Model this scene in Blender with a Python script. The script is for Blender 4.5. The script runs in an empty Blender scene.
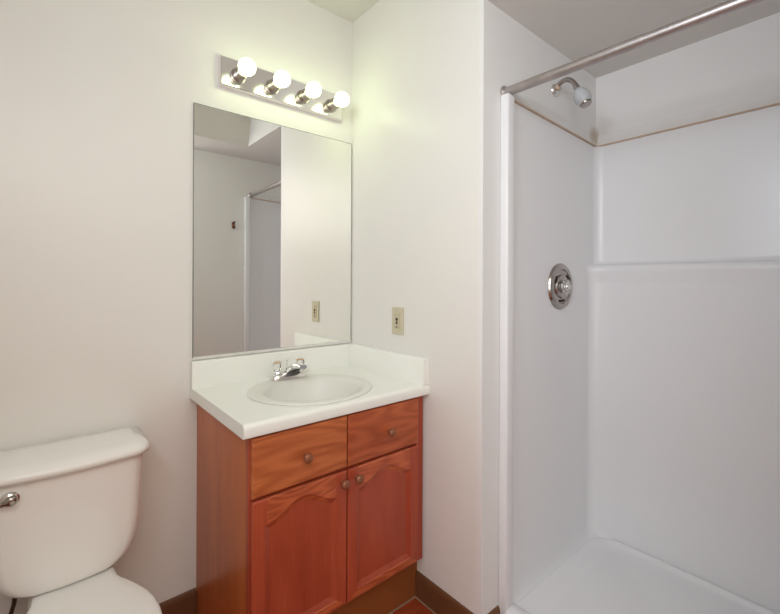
import bpy, bmesh, math, random
from mathutils import Vector, Matrix
C = bpy.context.scene
COL = C.collection
PI = math.pi

# ------------------------------------------------------------------ camera
cam_d = bpy.data.cameras.new('camera')
cam = bpy.data.objects.new('camera', cam_d)
COL.objects.link(cam)
C.camera = cam
YAW, PITCH, ROLL = 0.7209690, 0.0001737, 0.0043856
cy, sy = math.cos(YAW), math.sin(YAW)
F = Vector((sy * math.cos(PITCH), cy * math.cos(PITCH), math.sin(PITCH)))
R = Vector((cy, -sy, 0)); U = R.cross(F)
R2 = R * math.cos(ROLL) + U * math.sin(ROLL)
U2 = -R * math.sin(ROLL) + U * math.cos(ROLL)
m = Matrix((R2, U2, -F)).transposed().to_4x4()
m.translation = Vector((-1.17277, -1.74412, 1.29230))
cam.matrix_world = m
cam_d.sensor_width = 36
cam_d.lens = 36 * 417.797 / 780
cam_d.shift_x = (390 - 405.506) / 780
cam_d.shift_y = (280.538 - 307) / 780
cam_d.clip_start = 0.02

# ------------------------------------------------------------------ world, exposure
w = bpy.data.worlds.new('world'); C.world = w
w.use_nodes = True
bg = w.node_tree.nodes['Background']
bg.inputs[0].default_value = (1.0, 0.86, 0.70, 1)
bg.inputs[1].default_value = 0.75
C.view_settings.view_transform = 'Standard'
C.view_settings.look = 'None'
C.view_settings.gamma = 1
C.view_settings.use_curve_mapping = False
C.view_settings.exposure = 0.0
BULB = 8.6
BULB_COL = (0.84, 1.0, 0.56)

def area(name, loc, direction, sx, sz, power, col):
    l = bpy.data.lights.new(name, 'AREA'); l.shape = 'RECTANGLE'
    l.size = sx; l.size_y = sz; l.energy = power; l.color = col
    o = bpy.data.objects.new(name, l); COL.objects.link(o)
    o.location = loc
    o.rotation_euler = Vector(direction).to_track_quat('-Z', 'Y').to_euler()
    return o
# added fill lights, at an invented left window and beyond the passage
area('left_wall_fill', (-1.575, -1.42, 2.02), (1, 0, 0), 0.50, 0.38, 10.5, (0.80, 0.90, 1.0))
area('next_room_fill', (-1.0, -2.2, 2.1), (0.4, 1, -0.6), 1.2, 0.8, 11, (1.0, 0.95, 0.86))
area('next_room_side_fill', (-2.3, -2.5, 1.5), (1, 0.5, 0), 1.2, 2.0, 26, (0.92, 0.94, 1.0))  # added side fill, no window is built here

# ------------------------------------------------------------------ materials
def srgb(r, g, b):
    f = lambda c: c / 12.92 if c <= 0.04045 else ((c + 0.055) / 1.055) ** 2.4
    return (f(r / 255), f(g / 255), f(b / 255), 1)

def mat(name, col, rough=0.5, metal=0.0, bump=0.0, bscale=100, var=0.0, vscale=3, coat=0, trans=0, ior=1.45, emis=0, spec=0.5, aniso=0):
    m = bpy.data.materials.new(name); m.use_nodes = True
    nt = m.node_tree; b = nt.nodes['Principled BSDF']
    b.inputs['Base Color'].default_value = col
    b.inputs['Roughness'].default_value = rough
    b.inputs['Metallic'].default_value = metal
    b.inputs['Coat Weight'].default_value = coat
    b.inputs['Transmission Weight'].default_value = trans
    b.inputs['IOR'].default_value = ior
    b.inputs['Specular IOR Level'].default_value = spec
    if emis:
        b.inputs['Emission Color'].default_value = col
        b.inputs['Emission Strength'].default_value = emis
    tc = nt.nodes.new('ShaderNodeTexCoord')
    if var:
        n = nt.nodes.new('ShaderNodeTexNoise'); n.inputs['Scale'].default_value = vscale; n.inputs['Detail'].default_value = 4
        nt.links.new(tc.outputs['Object'], n.inputs['Vector'])
        mx = nt.nodes.new('ShaderNodeMix'); mx.data_type = 'RGBA'
        mx.inputs[6].default_value = tuple(c * (1 - var) for c in col[:3]) + (1,)
        mx.inputs[7].default_value = tuple(min(1, c * (1 + var)) for c in col[:3]) + (1,)
        nt.links.new(n.outputs['Fac'], mx.inputs[0]); nt.links.new(mx.outputs[2], b.inputs['Base Color'])
    if bump:
        n = nt.nodes.new('ShaderNodeTexNoise'); n.inputs['Scale'].default_value = bscale; n.inputs['Detail'].default_value = 3
        nt.links.new(tc.outputs['Object'], n.inputs['Vector'])
        bp = nt.nodes.new('ShaderNodeBump'); bp.inputs['Strength'].default_value = bump; bp.inputs['Distance'].default_value = 0.002
        nt.links.new(n.outputs['Fac'], bp.inputs['Height']); nt.links.new(bp.outputs[0], b.inputs['Normal'])
    return m

def wood(name, dark, light, axis, rough=0.32, ring=9.0, rscale=1.0, contrast=1.0, seed=0.0):
    """oak: growth rings drawn out along one axis, with short pores"""
    m = bpy.data.materials.new(name); m.use_nodes = True
    nt = m.node_tree; b = nt.nodes['Principled BSDF']; L = nt.links
    tc = nt.nodes.new('ShaderNodeTexCoord')
    def mapped(s_long, s_cross, off):
        mp = nt.nodes.new('ShaderNodeMapping')
        mp.inputs['Scale'].default_value = tuple(s_long if i == axis else s_cross for i in range(3))
        mp.inputs['Location'].default_value = (off, off * 1.7, off * 0.6)
        L.new(tc.outputs['Object'], mp.inputs['Vector']); return mp
    n = nt.nodes.new('ShaderNodeTexNoise'); n.inputs['Scale'].default_value = 1; n.inputs['Detail'].default_value = 1.5
    L.new(mapped(1.3 * rscale, 8 * rscale, seed).outputs[0], n.inputs['Vector'])
    mu = nt.nodes.new('ShaderNodeMath'); mu.operation = 'MULTIPLY'; mu.inputs[1].default_value = ring * 6.28
    L.new(n.outputs['Fac'], mu.inputs[0])
    si = nt.nodes.new('ShaderNodeMath'); si.operation = 'SINE'; L.new(mu.outputs[0], si.inputs[0])
    p = nt.nodes.new('ShaderNodeTexNoise'); p.inputs['Scale'].default_value = 1; p.inputs['Detail'].default_value = 3
    L.new(mapped(9, 420, seed).outputs[0], p.inputs['Vector'])
    big = nt.nodes.new('ShaderNodeTexNoise'); big.inputs['Scale'].default_value = 1; big.inputs['Detail'].default_value = 2
    L.new(mapped(1.2, 14, seed + 4).outputs[0], big.inputs['Vector'])
    a1 = nt.nodes.new('ShaderNodeMath'); a1.operation = 'MULTIPLY_ADD'; a1.inputs[1].default_value = 0.16 * contrast
    L.new(si.outputs[0], a1.inputs[0])
    a2 = nt.nodes.new('ShaderNodeMath'); a2.operation = 'MULTIPLY_ADD'; a2.inputs[1].default_value = 0.75
    L.new(p.outputs['Fac'], a2.inputs[0])
    a3 = nt.nodes.new('ShaderNodeMath'); a3.operation = 'MULTIPLY_ADD'; a3.inputs[1].default_value = 0.6; a3.inputs[2].default_value = -0.17
    L.new(big.outputs['Fac'], a3.inputs[0])
    L.new(a3.outputs[0], a2.inputs[2]); L.new(a2.outputs[0], a1.inputs[2])
    mx = nt.nodes.new('ShaderNodeMix'); mx.data_type = 'RGBA'; mx.clamp_factor = True
    mx.inputs[6].default_value = dark; mx.inputs[7].default_value = light
    L.new(a1.outputs[0], mx.inputs[0]); L.new(mx.outputs[2], b.inputs['Base Color'])
    b.inputs['Roughness'].default_value = rough
    bp = nt.nodes.new('ShaderNodeBump'); bp.inputs['Strength'].default_value = 0.12; bp.inputs['Distance'].default_value = 0.001
    L.new(p.outputs['Fac'], bp.inputs['Height']); L.new(bp.outputs[0], b.inputs['Normal'])
    return m

M = {}
M['wall'] = mat('wall_paint', (0.82, 0.80, 0.765, 1), 0.34, bump=0.10, bscale=70, var=0.015, vscale=2, spec=0.5)
M['ceil'] = mat('ceiling_paint', (0.74, 0.715, 0.68, 1), 0.8, bump=0.15, bscale=60)
M['base'] = mat('brown_baseboard', srgb(108, 70, 44), 0.45, var=0.12, vscale=20)
M['caulk'] = mat('pale_caulk', srgb(150, 122, 100), 0.6)
M['stain_caulk'] = mat('aged_caulk', srgb(196, 172, 150), 0.6, var=0.25, vscale=30)
M['floor'] = wood('red_brown_floor', srgb(126, 44, 22), srgb(186, 88, 50), 0, 0.35, ring=5, seed=2)
M['oak_h'] = wood('oak_grain_across', srgb(142, 60, 26), srgb(212, 124, 72), 0, contrast=1.0, ring=15, seed=1.3)
M['oak_h2'] = wood('oak_grain_across_red', srgb(136, 54, 26), srgb(202, 108, 62), 0, contrast=1.0, ring=16, seed=6.1)
M['oak_v'] = wood('oak_grain_upright', srgb(138, 49, 30), srgb(190, 90, 60), 2, ring=4, contrast=0.5, seed=3.3)
M['oak_side'] = wood('oak_side_veneer', srgb(162, 76, 38), srgb(212, 122, 68), 2, ring=2, contrast=0.4, seed=8)
M['oak_arch'] = wood('oak_grain_arched', srgb(136, 52, 28), srgb(210, 112, 70), 0, contrast=1.15, ring=13, rscale=1.6, seed=9.7)
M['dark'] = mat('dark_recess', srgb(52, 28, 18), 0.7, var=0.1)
M['toe'] = mat('toe_kick_brown', srgb(140, 80, 40), 0.45, var=0.1, vscale=12)
M['counter'] = mat('white_laminate', (0.90, 0.905, 0.855, 1), 0.28, var=0.01)
M['porcelain'] = mat('sink_porcelain', (0.80, 0.79, 0.74, 1), 0.38, coat=0.0, var=0.01)
M['toilet'] = mat('toilet_porcelain', (0.90, 0.88, 0.85, 1), 0.14, coat=0.4, var=0.01)
M['seat'] = mat('seat_plastic', (0.93, 0.93, 0.90, 1), 0.25, var=0.01)
M['chrome'] = mat('chrome', (0.82, 0.82, 0.82, 1), 0.08, 1.0, var=0.03, vscale=30)
M['satin'] = mat('satin_chrome', (0.72, 0.70, 0.67, 1), 0.22, 1.0, var=0.04, vscale=20)
M['plate'] = mat('polished_light_bar', (0.86, 0.83, 0.82, 1), 0.16, 1.0, var=0.03, vscale=8)
M['rod'] = mat('worn_steel_rod', (0.50, 0.46, 0.45, 1), 0.42, 1.0, var=0.25, vscale=25)
M['bronze'] = mat('copper_knob', srgb(150, 96, 70), 0.35, 0.35, var=0.08, vscale=60)
M['mirror'] = mat('mirror_glass', (0.955, 0.955, 0.92, 1), 0.0, 1.0)
M['medge'] = mat('mirror_edge', (0.22, 0.24, 0.22, 1), 0.25, 0.6)
M['channel'] = mat('mirror_channel', (0.82, 0.81, 0.78, 1), 0.35, 0.3, var=0.1, vscale=40)
M['acrylic'] = mat('clear_acrylic', (0.97, 0.97, 0.95, 1), 0.04, trans=0.9, ior=1.49)
M['cap'] = mat('tan_cap', srgb(206, 172, 140), 0.4)
M['frost'] = mat('added_frosted_pane', (0.85, 0.88, 0.9, 1), 0.6, var=0.02)
M['darkchrome'] = mat('dim_chrome', (0.42, 0.385, 0.36, 1), 0.12, 1.0, var=0.08, vscale=30)  # base colour darkened to imitate dark reflections in chrome
M['sock'] = mat('socket_metal', (0.40, 0.36, 0.33, 1), 0.30, 1.0, var=0.1, vscale=40)
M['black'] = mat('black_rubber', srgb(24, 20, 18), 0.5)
M['ivory'] = mat('ivory_plate', srgb(206, 198, 172), 0.35, var=0.02)
M['ivory2'] = mat('ivory_insert', srgb(196, 186, 158), 0.35, var=0.02)
M['slot'] = mat('dark_slot', srgb(50, 36, 28), 0.6)
M['fiber'] = mat('shower_fibreglass', (0.835, 0.832, 0.845, 1), 0.26, coat=0.0, var=0.02, vscale=1.5)
M['headw'] = mat('white_shower_plastic', (0.52, 0.54, 0.56, 1), 0.2, coat=0.2)
M['braid'] = mat('dark_supply_hose', srgb(70, 52, 42), 0.4, 0.3)
M['bulb'] = mat('lit_globe', BULB_COL + (1,), 0.3, emis=BULB)

# stained drywall above the shower
def stained_wall():
    m = mat('shower_drywall', (0.83, 0.82, 0.81, 1), 0.6, bump=0.12, bscale=70, spec=0.35)
    nt = m.node_tree; L = nt.links; b = nt.nodes['Principled BSDF']
    g = nt.nodes.new('ShaderNodeNewGeometry'); sp = nt.nodes.new('ShaderNodeSeparateXYZ'); L.new(g.outputs['Position'], sp.inputs[0])
    def math_(op, a, bb=None, cl=False):
        n = nt.nodes.new('ShaderNodeMath'); n.operation = op; n.use_clamp = cl
        for i, x in enumerate((a, bb)):
            if x is None: continue
            if isinstance(x, (int, float)): n.inputs[i].default_value = x
            else: L.new(x, n.inputs[i])
        return n.outputs[0]
    n = nt.nodes.new('ShaderNodeTexNoise'); n.inputs['Scale'].default_value = 9; n.inputs['Detail'].default_value = 4
    L.new(g.outputs['Position'], n.inputs['Vector'])
    nz = math_('MULTIPLY', math_('SUBTRACT', n.outputs['Fac'], 0.5), 0.05)
    zz = math_('ADD', sp.outputs['Z'], nz)
    band = math_('MULTIPLY', math_('MULTIPLY', math_('SUBTRACT', 1.992, zz), 16, True), math_('MULTIPLY', math_('SUBTRACT', sp.outputs['X'], 0.14), 200, True))                 # water line just above the surround
    dx = math_('SUBTRACT', sp.outputs['X'], 0.86); dz = math_('MULTIPLY', math_('SUBTRACT', zz, 1.94), 0.75)
    d = math_('SQRT', math_('ADD', math_('MULTIPLY', dx, dx), math_('MULTIPLY', dz, dz)))
    # the blotch in the corner belongs to the valve wall only
    near = math_('MULTIPLY', math_('ADD', sp.outputs['Y'], 0.835), 200, True)
    blot = math_('MULTIPLY', math_('MULTIPLY', math_('SUBTRACT', 0.085, d), 30, True), near)
    f = math_('MAXIMUM', math_('MULTIPLY', band, 0.30), math_('MULTIPLY', blot, 0.55))
    mx = nt.nodes.new('ShaderNodeMix'); mx.data_type = 'RGBA'
    mx.inputs[6].default_value = (0.83, 0.82, 0.81, 1); mx.inputs[7].default_value = srgb(176, 152, 120)
    L.new(f, mx.inputs[0]); L.new(mx.outputs[2], b.inputs['Base Color'])
    return m
M['swall'] = stained_wall()

# ------------------------------------------------------------------ helpers
def root_loc(p):
    while p is not None and p.parent is not None: p = p.parent
    return p.location.copy() if p is not None else Vector((0, 0, 0))

def obj(name, bm, m, parent=None, smooth=None, label=None, kind=None):
    bmesh.ops.recalc_face_normals(bm, faces=bm.faces)
    if parent is not None:
        bmesh.ops.translate(bm, verts=bm.verts, vec=-root_loc(parent))
    me = bpy.data.meshes.new(name); bm.to_mesh(me); bm.free()
    me.materials.append(m)
    if smooth is not None:
        me.polygons.foreach_set('use_smooth', [True] * len(me.polygons))
        me.set_sharp_from_angle(angle=math.radians(smooth))
    o = bpy.data.objects.new(name, me); COL.objects.link(o)
    if parent is not None: o.parent = parent
    if label: o['label'] = label
    if kind: o['kind'] = kind
    return o

def struct(name, bm, m, smooth=None): return obj(name, bm, m, None, smooth, kind='structure')

def thing(name, label, cat, loc, group=None):
    o = bpy.data.objects.new(name, None); COL.objects.link(o)
    o.location = loc; o.empty_display_size = 0.05
    o['label'] = label; o['category'] = cat
    if group: o['group'] = group
    return o

def NB(): return bmesh.new()

def add_box(bm, a, b, bev=0.0, seg=2):
    t = bmesh.new()
    bmesh.ops.create_cube(t, size=1)
    for v in t.verts:
        v.co = Vector([a[i] if v.co[i] < 0 else b[i] for i in range(3)])
    if bev: bmesh.ops.bevel(t, geom=list(t.edges), offset=bev, segments=seg, profile=0.5, affect='EDGES')
    me = bpy.data.meshes.new('t'); t.to_mesh(me); t.free(); bm.from_mesh(me); bpy.data.meshes.remove(me)
    return bm

def box(a, b, bev=0.0, seg=2): return add_box(NB(), a, b, bev, seg)

def loft(bm, loops, closed=True, cap0=False, cap1=False):
    vs = [[bm.verts.new(p) for p in l] for l in loops]
    n = len(loops[0])
    for a, b in zip(vs, vs[1:]):
        for i in range(n if closed else n - 1):
            j = (i + 1) % n
            try: bm.faces.new((a[i], a[j], b[j], b[i]))
            except ValueError: pass
    if cap0: bm.faces.new(list(reversed(vs[0])))
    if cap1: bm.faces.new(vs[-1])
    return vs

def frame(axis):
    d = Vector(axis).normalized()
    u = d.orthogonal().normalized()
    return d, u, d.cross(u)

def add_lathe(bm, c, axis, prof, n=32, cap=True):
    """prof: (radius, height along axis)"""
    d, u, v = frame(axis); c = Vector(c)
    loops = [[c + d * h + (u * math.cos(2 * PI * i / n) + v * math.sin(2 * PI * i / n)) * max(r, 1e-5) for i in range(n)] for r, h in prof]
    loft(bm, loops, True, cap, cap)
    return bm

def add_tube(bm, pts, rad, n=16, sq=None):
    pts = [Vector(p) for p in pts]
    if not isinstance(rad, (list, tuple)): rad = [rad] * len(pts)
    loops = []; u = None
    for i, p in enumerate(pts):
        d = (pts[min(i + 1, len(pts) - 1)] - pts[max(i - 1, 0)]).normalized()
        if u is None: u = d.orthogonal().normalized()
        u = (u - d * u.dot(d)).normalized(); v = d.cross(u)
        r = rad[i]; ru, rv = (r, r) if not isinstance(r, tuple) else r
        loops.append([p + u * ru * math.cos(2 * PI * k / n) + v * rv * math.sin(2 * PI * k / n) for k in range(n)])
    loft(bm, loops, True, True, True)
    return bm

def smooth_path(ps, k=6):
    """Catmull-Rom through the points"""
    ps = [Vector(p) for p in ps]; q = [2 * ps[0] - ps[1]] + ps + [2 * ps[-1] - ps[-2]]; out = []
    for i in range(1, len(q) - 2):
        for s in range(k):
            t = s / k
            out.append(0.5 * ((2 * q[i]) + (-q[i - 1] + q[i + 1]) * t + (2 * q[i - 1] - 5 * q[i] + 4 * q[i + 1] - q[i + 2]) * t * t + (-q[i - 1] + 3 * q[i] - 3 * q[i + 1] + q[i + 2]) * t ** 3))
    out.append(ps[-1]); return out

def ellipse(cx, cy_, a, b, z, n=64): return [Vector((cx + a * math.cos(2 * PI * i / n), cy_ + b * math.sin(2 * PI * i / n), z)) for i in range(n)]

# ------------------------------------------------------------------ dimensions (metres)
# corner of the mirror wall (y = 0) and the right hand wall (x = 0) is the origin
L_ = 0.820          # the side wall runs to here, then the shower
W_ = 0.869          # long shower wall
FARY = -1.731       # wall with the doorway
HC, HS = 2.577, 2.288
XL = -1.58          # left wall
ST = 1.944          # top of the shower surround

# ------------------------------------------------------------------ setting
struct('floor', box((XL - .1, -3.2, -0.1), (1.0, 0.1, 0)), M['floor'])
struct('wall_back', box((XL - .1, 0, 0), (0.10, 0.12, HC + .1)), M['wall'])
# block between mirror wall and shower; its end is the valve wall
struct('wall_right', box((0, -L_ + .02, 0), (0.99, 0, HC + .1)), M['wall'])
struct('wall_valve', box((0, -L_, 0), (0.88, -L_ + .02, HC)), M['swall'])
bm = NB(); add_box(bm, (W_ + .008, FARY - .12, 0), (0.99, -L_ + .02, HC))
struct('wall_shower', bm, M['swall'])
WY0, WY1, WZ0, WZ1 = -1.70, -1.14, 1.80, 2.24
bm = NB()
add_box(bm, (XL - .1, FARY - .12, 0), (XL, 0, WZ0)); add_box(bm, (XL - .1, FARY - .12, WZ1), (XL, 0, HC + .1))
add_box(bm, (XL - .1, FARY - .12, WZ0), (XL, WY0, WZ1)); add_box(bm, (XL - .1, WY1, WZ0), (XL, 0, WZ1))
struct('wall_left', bm, M['wall'])
bm = NB()
add_box(bm, (XL - .08, WY0, WZ0), (XL - .02, WY1, WZ0 + .025)); add_box(bm, (XL - .08, WY0, WZ1 - .025), (XL - .02, WY1, WZ1))
add_box(bm, (XL - .08, WY0, WZ0 + .025), (XL - .02, WY0 + .025, WZ1 - .025)); add_box(bm, (XL - .08, WY1 - .025, WZ0 + .025), (XL - .02, WY1, WZ1 - .025))
wf = struct('added_window_1', bm, M['seat'])  # unseen window, added to light the room
obj('added_frosted_pane', box((XL - .055, WY0 + .025, WZ0 + .025), (XL - .049, WY1 - .025, WZ1 - .025)), M['frost'], wf)
DX0, DX1, DZ = -1.52, -0.42, HS  # unseen doorway, widened and made full height to admit fill light
bm = NB()
add_box(bm, (DX1, FARY - .12, 0), (W_ + .008, FARY, HS))
add_box(bm, (XL, FARY - .12, 0), (DX0, FARY, HS))
struct('wall_front', bm, M['wall'])
# raised ceiling over the basin with one leaning side, low ceiling elsewhere
struct('ceiling', box((XL, -1.39, HC), (0, 0, HC + .1)), M['ceil'])
bm = NB()
pr = [(-1.39, HS), (-1.30, HC + .1), (FARY - .12, HC + .1), (FARY - .12, HS)]
loft(bm, [[(XL, y, z) for y, z in pr], [(0, y, z) for y, z in pr]], True, True, True)
struct('ceiling_low', bm, M['ceil'])
struct('ceiling_shower', box((0, FARY - .12, HS), (0.99, -L_, HC + .1)), M['ceil'])
# baseboards
def baseboard(name, a, b, nrm):
    a, b, n = Vector(a), Vector(b), Vector(nrm)
    prof = [(0, 0), (.011, 0), (.011, .088), (.008, .100), (.004, .104), (0, .104)]
    bm = NB(); loft(bm, [[a + n * d + Vector((0, 0, z)) for d, z in prof], [b + n * d + Vector((0, 0, z)) for d, z in prof]], True, True, True)
    return struct(name, bm, M['base'])
baseboard('baseboard_back', (XL, 0, 0), (-0.713, 0, 0), (0, -1, 0))
baseboard('baseboard_right', (0, -.478, 0), (0, -L_ - .011, 0), (-1, 0, 0))
baseboard('baseboard_valve', (0, -L_, 0), (0.0955, -L_, 0), (0, -1, 0))
baseboard('baseboard_left', (XL, FARY, 0), (XL, -.011, 0), (1, 0, 0))
baseboard('baseboard_front', (DX1 + .062, FARY, 0), (0.0955, FARY, 0), (0, 1, 0))
# caulk lines along the foot of the baseboards
struct('trim_1', box((-.0165, -L_ - .012, 0), (-.011, -.486, .006), .0015, 1), M['caulk'])
struct('trim_2', box((XL + .012, -.0165, 0), (-0.713, -.011, .005), .0015, 1), M['caulk'])
# rounded plaster lip and aged caulk along the top of the surround
def strip(name, prof, m, path):
    """prof: (offset into the shower, z); path: points with inward normals"""
    bm = NB(); loft(bm, [[p + n * d + Vector((0, 0, z + rise(p.x))) for d, z in prof] for p, n in path], True, True, True)
    return struct(name, bm, m, 40)
def rise(x): return .026 * max(0, (W_ - .03 - x)) / (W_ - .17)
lip = [(0.0, 1.950), (.012, 1.950), (.011, 1.962), (.006, 1.982), (.001, 2.000), (0, 2.0)]
P1 = [(Vector((0.16, -L_, 0)), Vector((0, -1, 0))), (Vector((W_, -L_, 0)), Vector((-1, -1, 0))), (Vector((W_, FARY, 0)), Vector((-1, 1, 0))), (Vector((0.16, FARY, 0)), Vector((0, 1, 0)))]
P1 = [(p + Vector((.0075 if p.x > .5 else 0, 0, 0)), n) for p, n in P1]
strip('trim_3', lip, M['swall'], P1)
strip('trim_4', [(0, 1.9435), (.0135, 1.9435), (.0145, 1.947), (.0125, 1.9505), (0, 1.9505)], M['stain_caulk'], P1)
# lining of the passage opened up for the fill lights
bm = NB()
add_box(bm, (DX1 - .015, FARY - .13, 0), (DX1, FARY + .001, DZ)); add_box(bm, (DX0, FARY - .13, 0), (DX0 + .015, FARY + .001, DZ))
add_box(bm, (DX1 - .006, FARY, 0), (DX1 + .055, FARY + .012, DZ), .003); add_box(bm, (DX0 - .055, FARY, 0), (DX0 + .006, FARY + .012, DZ), .003)
struct('trim_5', bm, M['seat'])

# ------------------------------------------------------------------ shower stall
st = thing('shower_stall', 'off-white moulded fibreglass shower stall with a long ledge and raised curb', 'shower stall', (0.13, (FARY - L_) / 2, 0))
YA, YB = -L_ - .006, FARY + .006
def path(xw, rx, ry, n=14, ei=0.0):
    YA, YB = -L_ - .006 - ei, FARY + .006 + ei
    pts = [Vector((0.118, YA, 0)), Vector((0.3, YA, 0)), Vector((0.55, YA, 0))]
    for i in range(n + 1):
        t = PI / 2 * i / n; pts.append(Vector((xw - rx + rx * math.sin(t), YA - ry + ry * math.cos(t), 0)))
    pts += [Vector((xw, -1.15, 0)), Vector((xw, -1.275, 0)), Vector((xw, -1.40, 0))]
    for i in range(n + 1):
        t = PI / 2 * i / n; pts.append(Vector((xw - rx + rx * math.cos(t), YB + ry - ry * math.sin(t), 0)))
    pts += [Vector((0.55, YB, 0)), Vector((0.3, YB, 0)), Vector((0.118, YB, 0))]
    return pts
up = path(W_, .034, .045); lo = path(W_ - .034, .052, .125); pb = path(W_ - .022, .112, .128, 14, .027)
prof = [(ST, 0), (1.80, 0), (1.60, 0), (1.392, 0), (1.384, .06), (1.377, .25), (1.372, .6), (1.368, 1.0), (1.362, 1.18), (1.350, 1.28), (1.335, 1.25),
        (1.300, 1.0), (1.285, .97), (1.27, .96), (1.0, .97), (.6, .98), (.25, 1.0)]
rings = []
for z, wgt in prof:
    rings.append([a * (1 - wgt) + b * wgt + Vector((0, 0, z + (rise(a.x) if z == ST else 0))) for a, b in zip(up, lo)])
for k in range(1, 9):                                # the walls cove out into the pan
    a = PI / 2 * k / 8; f = 1 - math.cos(a); z = .165 - .076 * math.sin(a)
    rings.append([p * (1 - f) + q * f + Vector((0, 0, z)) for p, q in zip(lo, pb)])
nrm = []
for i, p in enumerate(up):                           # outward in plan: the shell is 4.5 mm thick
    t = (up[min(i + 1, len(up) - 1)] - up[max(i - 1, 0)]).normalized(); nrm.append(Vector((-t.y, t.x, 0)))
shell = rings + [[p + n * .0045 for p, n in zip(r, nrm)] for r in reversed(rings)]
bm = NB(); sv_ = loft(bm, shell + [shell[0]], False)
bmesh.ops.remove_doubles(bm, verts=bm.verts, dist=1e-6)
bmesh.ops.holes_fill(bm, edges=bm.edges, sides=0)
obj('wall_panel', bm, M['fiber'], st, 50)
# floor pan: fillet, flat rim at the two ends, shallow dish
cx0, cy0 = 0.50, (YA + YB) / 2
def inset(p, d_end, d_side):
    q = p.copy()
    ends = max(0.0, min(1.0, (abs(p.y - cy0) - (abs(YA - cy0) - .14)) / .14))
    sgn = 1 if p.y < cy0 else -1
    q.y += sgn * d_end * ends
    q.x -= d_side * max(0.0, min(1.0, (p.x - .55) / .22))
    return q
rr = []
for z, de, ds in [(.089, 0, 0), (.0945, .002, .004), (.0955, .004, .009), (.0935, .007, .015), (.0905, .012, .019), (.082, .080, .022), (.078, .088, .028), (.072, .112, .045)]:
    rr.append([inset(p, de, ds) + Vector((0, 0, z)) for p in pb])
bm = NB(); vs = loft(bm, rr, False)
last = vs[-1]; c = bm.verts.new((cx0, cy0, .066))
for a, b in zip(last, last[1:]): bm.faces.new((a, b, c))
bm.faces.new((last[-1], last[0], c))
obj('shower_pan', bm, M['fiber'], st, 40)
# curb
cp = [(.096, 0), (.096, .088), (.099, .096), (.106, .101), (.130, .102), (.150, .100), (.162, .094), (.172, .082), (.18, .07), (.18, 0)]
bm = NB(); loft(bm, [[(x, YA - .02, z) for x, z in cp], [(x, YB + .02, z) for x, z in cp]], True, True, True)
obj('curb', bm, M['fiber'], st, 50)
for yy, s in ((-L_, -1), (FARY, 1)):
    s = -1 if yy > -1.2 else 1
    a = (.096, min(yy, yy + s * .036), 0); b = (.140, max(yy, yy + s * .036), 1.974)
    obj('front_jamb', box(a, b, .007, 3), M['fiber'], st, 50)
bm = NB(); add_lathe(bm, (cx0, cy0, .067), (0, 0, 1), [(.046, 0), (.046, .003), (.042, .005), (.02, .0045), (0, .0045)])
obj('drain', bm, M['satin'], st, 40, label='round steel drain cover')

# rod
rd = thing('shower_curtain_rod', 'worn steel curtain rod crossing above the shower opening', 'curtain rod', (0.137, -1.275, 1.985))
p0, p1 = Vector((.1225, -L_ - .002, 1.989)), Vector((.154, FARY + .002, 1.994))
d = p1 - p0
bm = NB(); add_tube(bm, [p0, p0 + d * .52], .0165, 24); obj('outer_tube', bm, M['rod'], rd, 40)
bm = NB(); add_tube(bm, [p0 + d * .515, p1], .0150, 24); obj('inner_tube', bm, M['rod'], rd, 40)
for p, s in ((p0, 1), (p1, -1)):
    bm = NB(); add_lathe(bm, p - d.normalized() * s * .0018, d * s, [(.025, 0), (.025, .005), (.021, .009), (.0175, .012), (.0, .012)], 28)
    obj('end_flange', bm, M['rod'], rd, 40)

# shower head
HX = .483
sh = thing('overhead_shower', 'white egg-shaped shower head on a bent chrome arm above the surround', 'shower head', (HX, -L_, 2.118))
bm = NB(); add_lathe(bm, (HX, -L_, 2.108), (0, -1, -.05), [(.027, 0), (.027, .003), (.022, .009), (.013, .014), (0, .014)], 32); obj('wall_flange', bm, M['satin'], sh, 40)
bm = NB(); add_lathe(bm, (HX, -L_ - .012, 2.114), (0, -.93, .36), [(.0125, 0), (.0135, .002), (.0135, .010), (.0125, .012)], 20); obj('collar', bm, M['stain_caulk'], sh, 40, label='tan collar at the wall')
arm = smooth_path([(HX, -L_ - .002, 2.114), (HX, -.850, 2.132), (HX, -.875, 2.135), (HX, -.898, 2.121), (HX, -.916, 2.096)])
bm = NB(); add_tube(bm, arm, .0098, 20); obj('arm', bm, M['darkchrome'], sh, 50)
ax = Vector((0, -.50, -1)).normalized(); hc = Vector((HX, -.915, 2.094))
bm = NB(); add_lathe(bm, hc, ax, [(.010, 0), (.0125, .001), (.0125, .016), (.011, .018), (0, .018)], 12); obj('coupling_nut', bm, M['darkchrome'], sh, 25)
bm = NB(); add_lathe(bm, hc + ax * .016, ax, [(.010, 0), (.014, .003), (.022, .012), (.0285, .026), (.0315, .042), (.0310, .056), (.028, .068), (.0225, .078), (.0215, .080), (0, .080)], 40)
hd = obj('head', bm, M['headw'], sh, 50)
bm = NB(); add_lathe(bm, hc + ax * .0925, ax, [(.0235, -.004), (.0235, .005), (.021, .008), (.008, .009), (0, .009)], 32); obj('spray_face', bm, M['darkchrome'], hd, 40, label='grey metal spray face')

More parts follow.
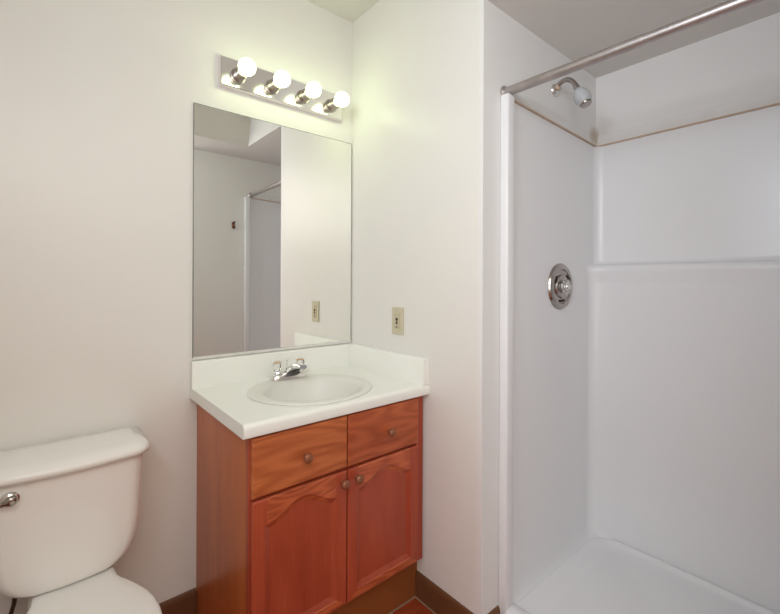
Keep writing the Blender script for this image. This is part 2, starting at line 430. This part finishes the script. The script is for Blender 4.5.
# shower valve
VX, VZ = .524, 1.270
sv = thing('shower_valve', 'round chrome shower valve plate with a clear knob on the valve wall', 'shower valve', (VX, YA, VZ))
bm = NB(); add_lathe(bm, (VX, YA + .002, VZ), (0, -1, 0), [(.100, 0), (.100, .006), (.096, .012), (.088, .0155), (.074, .0165), (.071, .012), (.052, .010), (.049, .016), (.030, .020), (.026, .020), (0, .020)], 56)
es = obj('escutcheon', bm, M['darkchrome'], sv, 28)
for k in range(3):
    an = 2 * PI * k / 3 + .55
    bm = NB(); q = [(math.cos(an + t) * r, math.sin(an + t) * r) for r, ts in ((.067, (-.26, -.13, 0, .13, .26)), (.057, (.26, .13, 0, -.13, -.26))) for t in ts]
    loft(bm, [[(VX + a, YA - .009, VZ + b) for a, b in q], [(VX + a, YA - .0155, VZ + b) for a, b in q]], True, True, True)
    obj('raised_marking', bm, M['slot'], es, label='dark raised marking')
bm = NB(); add_lathe(bm, (VX, YA - .016, VZ), (0, -1, 0), [(.016, 0), (.016, .016), (.012, .02), (0, .02)], 28); obj('stem', bm, M['chrome'], sv, 40)
bm = NB()
loops = []
for r, h in [(.013, .014), (.022, .017), (.028, .023), (.0295, .031), (.027, .039), (.020, .043), (.004, .044)]:
    loops.append([Vector((VX + math.cos(2 * PI * i / 40) * r * (1 + .06 * math.cos(8 * 2 * PI * i / 40)), YA - .002 - h, VZ + math.sin(2 * PI * i / 40) * r * (1 + .06 * math.cos(8 * 2 * PI * i / 40)))) for i in range(40)])
loft(bm, loops, True, True, True); obj('knob', bm, M['acrylic'], sv, 50, label='clear acrylic knob')

# robe hook on the wall opposite, seen in the mirror
rh = thing('robe_hook', 'small dark metal robe hook on the wall seen in the mirror', 'hook', (.012, FARY, 1.735))
obj('backplate', box((.000, FARY, 1.708), (.024, FARY + .005, 1.762), .002), M['bronze'], rh)
bm = NB(); add_tube(bm, smooth_path([(.012, FARY + .003, 1.748), (.012, FARY + .022, 1.752), (.012, FARY + .033, 1.763)]), .005, 12); obj('upper_prong', bm, M['slot'], rh, 50)
bm = NB(); add_tube(bm, smooth_path([(.012, FARY + .003, 1.722), (.012, FARY + .018, 1.708), (.012, FARY + .030, 1.722)]), .005, 12); obj('lower_prong', bm, M['slot'], rh, 50)

# ------------------------------------------------------------------ vanity cabinet
CX0, CX1, CTH = -.711, -.010, .838
FF = -.530           # plane of the face frame
DF = -.549           # front of doors and drawers
vc = thing('vanity_cabinet', 'reddish oak vanity cabinet with two drawers and two arched doors', 'cabinet', (-.36, -.27, 0))
def sidepanel(x0, x1, name):
    pr = [(-.002, 0), (-.002, CTH), (FF + .0185, CTH), (FF + .0185, .178), (-.482, .178), (-.482, 0)]
    bm = NB(); loft(bm, [[(x0, y, z) for y, z in pr], [(x1, y, z) for y, z in pr]], True, True, True)
    return obj(name, bm, M['oak_side'], vc)
sidepanel(CX0, CX0 + .016, 'side_panel'); sidepanel(CX1 - .016, CX1, 'side_panel')
obj('bottom_panel', box((CX0 + .016, FF + .019, .178), (CX1 - .016, -.003, .194)), M['oak_side'], vc)
# face frame
bm = NB()
for a, b in (((CX0, .178), (-.665, CTH)), ((-.075, .178), (CX1, CTH)), ((-.405, .178), (-.355, CTH)), ((-.665, .178), (-.405, .215)), ((-.355, .178), (-.075, .215)), ((-.665, .625), (-.405, .675)), ((-.355, .625), (-.075, .675)), ((-.665, .810), (-.405, CTH)), ((-.355, .810), (-.075, CTH))):
    add_box(bm, (a[0], FF, a[1]), (b[0], FF + .018, b[1]))
obj('face_frame', bm, M['oak_v'], vc)
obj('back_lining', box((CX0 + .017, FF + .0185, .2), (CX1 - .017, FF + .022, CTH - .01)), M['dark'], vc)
# toe kick
tk = obj('toe_kick', box((CX0 + .016, -.490, 0), (-.001, -.479, .178)), M['toe'], vc)
obj('caulk_line', box((CX0 + .016, -.4955, 0), (-.012, -.490, .006), .0015, 1), M['caulk'], tk, label='pale caulk line')

def knob(x, z, parent):
    bm = NB(); add_lathe(bm, (x, DF + .001, z), (0, -1, 0), [(.008, 0), (.0075, .003), (.0058, .008), (.006, .012), (.0115, .0155), (.0150, .020), (.0155, .0235), (.0135, .028), (.009, .0305), (0, .0315)], 28)
    return obj('knob', bm, M['bronze'], parent, 60, label='round copper-coloured knob')

def drawer(x0, x1, z0, z1, m, kx, kz):
    bm = NB()
    r = lambda i, y: [Vector((x0 + i, y, z0 + i)), Vector((x1 - i, y, z0 + i)), Vector((x1 - i, y, z1 - i)), Vector((x0 + i, y, z1 - i))]
    loft(bm, [r(0, FF - .001), r(0, DF + .0045), r(.0015, DF + .002), r(.005, DF), r(.012, DF)], True, True, True)
    d = obj('drawer', bm, m, vc); knob(kx, kz, d)
drawer(-.707, -.3815, .656, .832, M['oak_h'], -.540, .738)
drawer(-.3775, -.050, .656, .832, M['oak_h2'], -.200, .738)

def arch_z(t, zs, rise):
    """ogee curve of a cathedral door, t 0..1"""
    s = 1 - abs(2 * t - 1)            # 0 at the shoulders, 1 in the middle
    k = s
    return zs + rise * (k * k * (3 - 2 * k))
def door(x0, x1, z0, z1, kx, kz):
    ix0, ix1 = x0 + .038, x1 - .038
    iz0, zs, rise = z0 + .030, z1 - .078, .048
    N = 40
    inner, outer = [], []
    def add(a, b): inner.append(Vector((a[0], 0, a[1]))); outer.append(Vector((b[0], 0, b[1])))
    add((ix0, iz0), (x0, z0))
    for i in range(1, 12): x = ix0 + (ix1 - ix0) * i / 12; add((x, iz0), (x, z0))
    add((ix1, iz0), (x1, z0))
    for i in range(1, 16): z = iz0 + (zs - iz0) * i / 16; add((ix1, z), (x1, z))
    add((ix1, zs), (x1, z1))
    for i in range(1, N):
        t = 1 - i / N; x = ix0 + (ix1 - ix0) * t; add((x, arch_z(t, zs, rise)), (x, z1))
    add((ix0, zs), (x0, z1))
    for i in range(1, 16): z = zs + (iz0 - zs) * i / 16; add((ix0, z), (x0, z))
    n = len(inner)
    def off(d):
        out = []
        for i in range(n):
            a, b, c = inner[i - 1], inner[i], inner[(i + 1) % n]
            t = ((b - a).normalized() + (c - b).normalized()).normalized()
            nr = Vector((-t.z, 0, t.x))
            k = 1 / max(.6, ((b - a).normalized()).dot(t))
            out.append(b + nr * d * k)
        # stay clear of the far edges on the curved top
        return out
    Y = lambda l, y: [p + Vector((0, y, 0)) for p in l]
    oc = (Vector(((x0 + x1) / 2, 0, (z0 + z1) / 2)))
    def oin(d): return [Vector((p.x + (d if abs(p.x - x0) < 1e-6 else -d if abs(p.x - x1) < 1e-6 else 0), 0, p.z + (d if abs(p.z - z0) < 1e-6 else -d if abs(p.z - z1) < 1e-6 else 0))) for p in outer]
    # top rail is its own board with flowing grain
    bm = NB()
    loft(bm, [Y(outer, FF - .001), Y(outer, DF + .004), Y(oin(.004), DF), Y(inner, DF), Y(off(.002), DF + .0020), Y(off(.004), DF + .0032), Y(off(.019), DF + .0105)], True)
    bm.verts.ensure_lookup_table()
    d = obj('door', bm, M['oak_v'], vc)
    me = d.data; me.materials.append(M['oak_arch'])
    rl = root_loc(d)
    for p in me.polygons:
        cc = p.center + rl
        if cc.z > zs - .002 and ix0 - .001 < cc.x < ix1 + .001: p.material_index = 1
        elif cc.z < iz0 + .001 and ix0 < cc.x < ix1: p.material_index = 1
    bm = NB()
    pv = loft(bm, [Y(off(.0165), DF + .0160), Y(off(.0165), DF + .0108)], True)
    # close the flat field
    bmesh.ops.triangle_fill(bm, use_beauty=True, use_dissolve=False, edges=[e for e in bm.edges if e.verts[0] in set(pv[-1]) and e.verts[1] in set(pv[-1])])
    obj('raised_panel', bm, M['oak_v'], d)
    knob(kx, kz, d)
door(-.707, -.3815, .192, .646, -.402, .612)
door(-.3775, -.050, .192, .646, -.345, .612)

# ------------------------------------------------------------------ countertop
CT, CB = .880, .8395
X0, X1, YF, YBK = -.736, -.001, -.559, -.001
ct = thing('countertop', 'white laminate vanity countertop with rounded front edge and upstands', 'countertop', (-.37, -.28, CB))
SC = (-.388, -.312); N = 96
ring0 = ellipse(SC[0], SC[1], .214, .206, CT, N)
rect = []
yr = YF + .014
xa, xb = X0, X1
corner_t = []
for p in ring0:
    dx, dy = p.x - SC[0], p.y - SC[1]
    k = min([((xb if dx > 0 else xa) - SC[0]) / dx if abs(dx) > 1e-9 else 1e9, ((YBK if dy > 0 else yr) - SC[1]) / dy if abs(dy) > 1e-9 else 1e9])
    rect.append(Vector((SC[0] + dx * k, SC[1] + dy * k, CT)))
for cxn, cyn in ((xa, yr), (xb, yr), (xa, YBK), (xb, YBK)):     # snap nearest to corners
    i = min(range(N), key=lambda i: (rect[i] - Vector((cxn, cyn, CT))).length); rect[i] = Vector((cxn, cyn, CT))
bm = NB()
loft(bm, [[p - Vector((0, 0, .035)) for p in ring0], ring0, rect], True)
# rounded nose, back, ends, underside
nose = [(yr, CT)] + [(YF + .014 - .014 * math.sin(t), CT - .014 + .014 * math.cos(t)) for t in [PI / 2 * i / 6 for i in range(1, 7)]] + [(YF, CB + .006), (YF + .002, CB + .001), (YF + .006, CB)]
loft(bm, [[Vector((x, y, z)) for y, z in nose] for x in (X0, X1)], False)
for x in (X0, X1):
    vs = [bm.verts.new((x, y, z)) for y, z in nose + [(YBK, CB), (YBK, CT)]]; bm.faces.new(vs)
rb = [p - Vector((0, 0, CT - CB)) for p in ring0]; rr_ = [Vector((p.x, p.y if p.y > yr + 1e-4 else YF + .006, CB)) for p in rect]
loft(bm, [rb, rr_], True)
vs = [bm.verts.new(p) for p in ((X0, YBK, CB), (X1, YBK, CB), (X1, YBK, CT), (X0, YBK, CT))]; bm.faces.new(vs)
bmesh.ops.remove_doubles(bm, verts=bm.verts, dist=1e-5)
obj('worktop', bm, M['counter'], ct, 35)
BZ = .981
def splash(name, pts_fn, a, b):
    pf = [(0, CT), (0, BZ), (.022, BZ), (.028, BZ - .002), (.031, BZ - .008), (.031, CT)]
    bm = NB(); loft(bm, [[pts_fn(a, d, z) for d, z in pf], [pts_fn(b, d, z) for d, z in pf]], True, True, True)
    obj(name, bm, M['counter'], ct, 35)
splash('backsplash', lambda s, d, z: Vector((s, YBK - d, z)), X0, -.0325)
splash('side_splash', lambda s, d, z: Vector((X1 - d, s, z)), YBK, YF + .001)

# ------------------------------------------------------------------ sink
sk = thing('sink', 'white oval drop-in sink set into the vanity countertop', 'sink', (SC[0], SC[1], .735))
e = lambda a, b, z, t: ellipse(SC[0] + .006 * t, SC[1] - .010 * t, a, b, z, 72)
bm = NB()
loft(bm, [e(.208, .200, CT - .002, 0), e(.230, .222, CT, 0), e(.2325, .2245, CT + .002, 0), e(.231, .223, CT + .0045, 0), e(.226, .218, CT + .0060, 0), e(.205, .197, CT + .0050, .3), e(.186, .178, CT + .0035, 1),
          e(.180, .172, CT - .001, 1), e(.172, .163, CT - .012, 1), e(.160, .150, CT - .045, 1), e(.138, .128, CT - .085, 1), e(.100, .092, CT - .118, 1), e(.055, .050, CT - .134, 1), e(.024, .024, CT - .138, 1)], True)
obj('basin', bm, M['porcelain'], sk, 60)
bm = NB(); add_lathe(bm, (SC[0] + .006, SC[1] - .01, CT - .141), (0, 0, 1), [(.026, 0), (.026, .004), (.023, .006), (.019, .003), (.015, .003), (.014, .006), (0, .008)]); obj('drain', bm, M['chrome'], sk, 40)

# ------------------------------------------------------------------ faucet
FX, FY, FZ = -.388, -.118, CT + .0055
fc = thing('faucet', 'chrome basin faucet with two clear knob handles behind the sink', 'faucet', (FX, FY, FZ))
bm = NB()
def sq(a, b, z, yo=0): return [Vector((FX + a * math.copysign(abs(math.cos(t)) ** .55, math.cos(t)), FY + yo + b * math.copysign(abs(math.sin(t)) ** .7, math.sin(t)), z)) for t in [2 * PI * i / 48 for i in range(48)]]
loft(bm, [sq(.078, .026, FZ), sq(.078, .026, FZ + .004), sq(.074, .024, FZ + .012), sq(.068, .020, FZ + .022), sq(.063, .017, FZ + .026), sq(.02, .008, FZ + .027)], True, True, True)
fb = obj('base', bm, M['satin'], fc, 45)
bm = NB()
sp = smooth_path([(FX, FY + .008, FZ + .012), (FX, FY - .012, FZ + .034), (FX, FY - .045, FZ + .050), (FX, FY - .080, FZ + .060), (FX, FY - .105, FZ + .064), (FX, FY - .125, FZ + .065)], 5)
n_ = len(sp)
loops = []
for i, p in enumerate(sp):
    t = i / (n_ - 1); hw = .026 * (1 - t) + .0155 * t; hh = .020 * (1 - t) + .0080 * t
    dv = (sp[min(i + 1, n_ - 1)] - sp[max(i - 1, 0)]).normalized(); up_ = Vector((1, 0, 0)).cross(dv); up_ = up_ if up_.z > 0 else -up_
    loops.append([p + Vector((1, 0, 0)) * hw * math.copysign(abs(math.cos(a)) ** .7, math.cos(a)) + up_ * hh * math.copysign(abs(math.sin(a)) ** .7, math.sin(a)) for a in [2 * PI * k / 24 for k in range(24)]])
loft(bm, loops, True, True, True)
spo = obj('spout', bm, M['chrome'], fc, 50)
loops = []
for i, p in enumerate(sp[3:-2]):                     # added dark strip imitates the dark reflection under the spout
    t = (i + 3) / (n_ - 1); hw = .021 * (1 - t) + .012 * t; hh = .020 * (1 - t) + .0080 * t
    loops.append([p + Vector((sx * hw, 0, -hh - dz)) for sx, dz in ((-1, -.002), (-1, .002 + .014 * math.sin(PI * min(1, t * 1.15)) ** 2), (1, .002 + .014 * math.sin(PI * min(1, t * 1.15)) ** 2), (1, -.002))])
bm = NB(); loft(bm, loops, True, True, True); obj('dark_reflection_strip', bm, M['black'], spo, label='dark strip imitating the reflection under the spout')
bm = NB(); add_lathe(bm, (FX, FY - .113, FZ + .060), (0, 0, -1), [(.0095, 0), (.0095, .014), (.0075, .015), (0, .015)], 20); obj('aerator', bm, M['satin'], spo, 40)
for s in (-1, 1):
    hx = FX + s * .051
    bm = NB(); add_lathe(bm, (hx, FY, FZ + .022), (0, 0, 1), [(.014, 0), (.013, .006), (.008, .012), (.007, .020), (0, .020)], 24)
    h = obj('handle', bm, M['chrome'], fc, 40)
    bm = NB()
    loops = []
    for r, z in [(.010, .034), (.0155, .038), (.0185, .046), (.019, .056), (.0185, .064), (.0175, .068), (.0165, .069)]:
        loops.append([Vector((hx + math.cos(a) * r * (1 + .07 * math.cos(6 * a)), FY + math.sin(a) * r * (1 + .07 * math.cos(6 * a)), FZ + z)) for a in [2 * PI * i / 36 for i in range(36)]])
    loft(bm, loops, True, True, True); obj('knob', bm, M['acrylic'], h, 60, label='clear acrylic knob')
    bm = NB(); add_lathe(bm, (hx, FY, FZ + .0692), (0, 0, 1), [(.0155, 0), (.0160, .002), (.014, .0035), (0, .0042)], 24); obj('cap', bm, M['cap'], h, 40, label='tan index cap')
bm = NB(); add_tube(bm, [(FX, FY + .018, FZ + .015), (FX, FY + .018, FZ + .070)], .0022, 10); add_lathe(bm, (FX, FY + .018, FZ + .070), (0, 0, 1), [(.003, -.002), (.0052, .001), (.0052, .008), (.003, .010), (0, .0102)], 16)
obj('lift_rod', bm, M['chrome'], fc, 50)

# ------------------------------------------------------------------ mirror
MX0, MX1, MZ0, MZ1 = -.7285, -.004, .9885, 1.9715
mi = thing('wall_mirror', 'large frameless rectangular mirror above the vanity countertop', 'mirror', (-.366, -.001, MZ0))
obj('backing', box((MX0, -.0045, MZ0), (MX1, -.0005, MZ1)), M['medge'], mi)
obj('glass', box((MX0 + .0025, -.0055, MZ0 + .0025), (MX1 - .0025, -.0046, MZ1 - .0025)), M['mirror'], mi)
bm = NB()
pr = [(0, MZ0 - .0035), (-.010, MZ0 - .0035), (-.010, MZ0 + .007), (-.0085, MZ0 + .007), (-.0085, MZ0 - .0005), (0, MZ0 - .0005)]
loft(bm, [[(MX0, y, z) for y, z in pr], [(MX1, y, z) for y, z in pr]], True, True, True)
obj('bottom_channel', bm, M['channel'], mi)

# ------------------------------------------------------------------ vanity light
LX0, LX1, LZ0, LZ1 = -.638, -.074, 2.062, 2.178
vl = thing('vanity_light', 'polished chrome bar light with four lit globe bulbs above the mirror', 'wall light', ((LX0 + LX1) / 2, -.001, LZ0))
bm = NB()
def rct(i, y): return [Vector((LX0 + i, y, LZ0 + i)), Vector((LX1 - i, y, LZ0 + i)), Vector((LX1 - i, y, LZ1 - i)), Vector((LX0 + i, y, LZ1 - i))]
loft(bm, [rct(0, -.0005), rct(0, -.026), rct(.001, -.0285), rct(.004, -.031), rct(.0045, -.0312)], True, True, True)
obj('backplate', bm, M['plate'], vl)
for k in range(4):
    bx = -.571 + .1432 * k; bz = 2.113
    bm = NB(); add_lathe(bm, (bx, -.0312, bz), (0, -1, 0), [(.030, 0), (.030, .003), (.0255, .005), (.0245, .007), (.0245, .034), (.0215, .036), (.0215, .052), (.019, .054), (0, .054)], 32)
    so = obj('socket', bm, M['sock'], vl, 35)
    bc = -.129; r = .0325
    bm = NB()
    pf = [(.013, .0), (.0135, .012)] + [(r * math.sin(a), (-.0852 - bc) - r * math.cos(a) + .0) for a in [PI * i / 22 for i in range(4, 22)]] + [(0.0, (-.0852 - bc) + r)]
    add_lathe(bm, (bx, -.0852, bz), (0, -1, 0), pf, 32)
    obj('bulb', bm, M['bulb'], so, 60, label='lit white globe bulb')

# ------------------------------------------------------------------ outlet plate
oy, oz = -.3635, 1.118
ou = thing('wall_outlet', 'ivory outlet plate with dark centre on the wall beside the mirror', 'outlet', (0, oy, oz))
obj('cover_plate', box((-.006, oy - .0375, oz - .0585), (0, oy + .0375, oz + .0585), .0025), M['ivory'], ou)
ins = obj('receptacle', box((-.0085, oy - .0165, oz - .0335), (-.0055, oy + .0165, oz + .0335), .001), M['ivory2'], ou)
bm = NB(); add_box(bm, (-.0108, oy - .0055, oz + .001), (-.008, oy + .0055, oz + .013), .001); add_box(bm, (-.0108, oy - .0045, oz - .013), (-.008, oy + .0045, oz - .0025), .001)
obj('buttons', bm, M['slot'], ins, label='dark brown button pair')
bm = NB(); add_box(bm, (-.0095, oy - .0105, oz - .0305), (-.008, oy + .0105, oz - .029)); add_box(bm, (-.0095, oy - .001, oz - .0265), (-.008, oy + .002, oz - .0225)); obj('slots', bm, M['slot'], ins)
for s in (-1, 1):
    bm = NB(); add_lathe(bm, (-.006, oy, oz + s * .0475), (-1, 0, 0), [(.0034, 0), (.003, .001), (0, .0013)], 14); obj('screw', bm, M['ivory2'], ou)

# ------------------------------------------------------------------ toilet
TX = -1.100
to = thing('toilet', 'white porcelain toilet with closed lid standing left of the vanity cabinet', 'toilet', (TX, -.40, 0))
def rsec(hw, y0, y1, z, bow, r=.045, n=10):
    """plan section of the tank: straight back, bowed front, rounded corners"""
    pts = []
    def fy(x): return y1 - bow * (1 - (x / hw) ** 2)
    pts.append(Vector((TX + hw, y0, z)))
    # right side then front corner
    for i in range(n + 1):
        t = PI / 2 * i / n; x = hw - r + r * math.cos(t); pts.append(Vector((TX + x, fy(x) + r - r * math.sin(t) , z)))
    for i in range(1, 16):
        x = (hw - r) * (1 - 2 * i / 16); pts.append(Vector((TX + x, fy(x), z)))
    for i in range(n + 1):
        t = PI / 2 * (1 - i / n); x = -(hw - r + r * math.cos(t)); pts.append(Vector((TX + x, fy(x) + r - r * math.sin(t), z)))
    pts.append(Vector((TX - hw, y0, z)))
    return pts
TB, TT = .411, .742
sec = []
for hw, z, f in ((.088, .4062, .018), (.094, .4072, .009), (.115, .412, .004), (.132, .421, .002), (.147, .436, .001), (.158, .455, 0), (.166, .478, 0), (.172, .500, 0), (.177, .540, 0)):
    sec.append(rsec(hw, -.022, -.192 + f, z, .013, .035))
sec += [rsec(.181, -.022, -.195, .60, .015, .038), rsec(.186, -.022, -.200, TT, .016, .040)]
bm = NB(); loft(bm, sec, True, True, True)
tank = obj('tank', bm, M['toilet'], to, 50)
ls = [rsec(.193, -.016, -.208, TT + .001, .020, .040), rsec(.199, -.012, -.215, TT + .004, .022, .042), rsec(.202, -.010, -.219, TT + .014, .024, .044), rsec(.200, -.011, -.216, TT + .023, .024, .044),
      rsec(.193, -.014, -.206, TT + .031, .024, .044), rsec(.183, -.018, -.192, TT + .0355, .024, .044), rsec(.165, -.03, -.170, TT + .0385, .020, .04), rsec(.10, -.06, -.12, TT + .040, .012, .03)]
bm = NB(); loft(bm, ls, True, True, True)
obj('tank_lid', bm, M['toilet'], to, 60)
# flush lever: hub near the left end of the tank, arm sweeping left
bm = NB(); add_lathe(bm, (-1.228, -.207, .703), (0, -1, 0), [(.020, -.004), (.020, .004), (.016, .008), (.010, .012), (0, .012)], 28)
lv = obj('flush_lever', bm, M['satin'], tank, 40, label='chrome flush lever')
bm = NB(); pth = smooth_path([(-1.212, -.221, .703), (-1.228, -.226, .703), (-1.246, -.228, .699), (-1.262, -.231, .694), (-1.285, -.236, .692), (-1.300, -.240, .694)], 4)
rad = [.002, .015, .019, .020, .0195, .018, .012, .0105, .0092, .0082, .0075, .007, .0068, .0066, .0066, .0068, .007, .0072, .0065, .005, .003]
add_tube(bm, pth, [(rad[min(i, len(rad) - 1)] * .62, rad[min(i, len(rad) - 1)]) for i in range(len(pth))], 20); obj('lever_arm', bm, M['darkchrome'], lv, 60)
# bowl
BX = -1.089
def egg(a, yb, yf, z, n=56, pw=1.0):
    """egg outline: a half width, yb back, yf front"""
    pts = []; ym = yb + (yf - yb) * .47
    for i in range(n):
        t = 2 * PI * i / n; c_, s_ = math.cos(t), math.sin(t)
        ln = (yb - ym) if s_ > 0 else (ym - yf)
        pts.append(Vector((BX + a * math.copysign(abs(c_) ** pw, c_), ym + ln * s_, z)))
    return pts
bm = NB()
loft(bm, [egg(.105, -.12, -.50, 0), egg(.108, -.11, -.505, .02), egg(.092, -.12, -.47, .07), egg(.085, -.12, -.46, .15), egg(.110, -.11, -.53, .24), egg(.150, -.12, -.60, .31), egg(.162, -.17, -.64, .345), egg(.166, -.18, -.645, .360), egg(.162, -.182, -.64, .3685), egg(.13, -.25, -.58, .3695)], True, True, True)
add_box(bm, (BX - .105, -.25, .20), (BX + .105, -.035, .369), .02, 3)
add_box(bm, (BX - .075, -.158, .36), (BX + .075, -.045, .4075), .01, 2)
obj('bowl', bm, M['toilet'], to, 50)
def seatpts(z, g):
    """closed lid outline: narrow hinge edge at the back widening to a round"""
    half = [(0, -.165), (.094, -.165), (.0955, -.19), (.098, -.222), (.106, -.243), (.118, -.264), (.137, -.305), (.155, -.351), (.166, -.399), (.1695, -.445), (.168, -.489), (.160, -.535), (.143, -.575), (.115, -.61), (.075, -.635), (.035, -.648), (0, -.651)]
    c_ = Vector((0, -.42))
    def sh_(x, y):
        v = Vector((x, y)) - c_; l = v.length; v = v * ((l - g) / l); return v + c_
    R_ = [sh_(x, y) for x, y in half]
    pts = [Vector((BX + p.x, p.y, z)) for p in R_] + [Vector((BX - p.x, p.y, z)) for p in reversed(R_[1:-1])]
    return pts
bm = NB(); loft(bm, [seatpts(.3705, .004), seatpts(.3725, .001), seatpts(.383, .001), seatpts(.386, .005)], True, True, True); obj('seat', bm, M['seat'], to, 40)
bm = NB(); loft(bm, [seatpts(.3868, .004), seatpts(.389, .0), seatpts(.398, .0), seatpts(.4015, .002), seatpts(.4035, .007), seatpts(.4045, .03), seatpts(.405, .12)], True, True, True); obj('seat_lid', bm, M['seat'], to, 40)
for s in (-1, 1):
    bm = NB(); add_box(bm, (BX + s * .085 - .008, -.176, .3695), (BX + s * .085 + .008, -.160, .388), .005, 2); obj('hinge', bm, M['seat'], to, 40)
for s in (-1, 1):
    bm = NB(); add_lathe(bm, (BX + s * .082, -.33, .0), (0, 0, 1), [(.016, .01), (.016, .03), (.012, .04), (0, .043)], 20)
# tank bolts
for s in (-1, 1):
    bm = NB(); add_tube(bm, [(TX + s * .07, -.12, TB + .004), (TX + s * .07, -.12, TB - .022)], .004, 10); add_lathe(bm, (TX + s * .07, -.12, TB - .018), (0, 0, 1), [(.009, 0), (.009, .008), (0, .008)], 6)
    obj('tank_bolt', bm, M['satin'], to)
# supply
ws = thing('water_supply', 'dark toilet supply line rising from a wall stop below the tank', 'water supply', (-1.24, -.0, .17))
bm = NB(); add_tube(bm, smooth_path([(-1.235, -.072, .195), (-1.238, -.085, .28), (-1.222, -.10, .36), (-1.222, -.10, .398)]), .0055, 12); obj('hose', bm, M['braid'], ws, 50)
bm = NB(); add_lathe(bm, (-1.222, -.10, .394), (0, 0, 1), [(.010, 0), (.016, .003), (.016, .012), (.012, .0200), (0, .0200)], 8); obj('coupling_nut', bm, M['black'], ws)
bm = NB(); add_lathe(bm, (-1.235, 0, .170), (0, -1, 0), [(.028, 0), (.028, .003), (.02, .008), (.009, .01), (.009, .06), (.013, .06), (.013, .09), (0, .09)], 24); add_tube(bm, [(-1.235, -.072, .17), (-1.235, -.072, .20)], .008, 12)
vb = obj('stop_valve', bm, M['chrome'], ws, 40)
bm = NB(); add_lathe(bm, (-1.235, -.09, .170), (0, -1, 0), [(.004, 0), (.004, .012), (.016, .014), (.018, .018), (.014, .022), (0, .022)], 10); obj('handle', bm, M['chrome'], vb, 40)
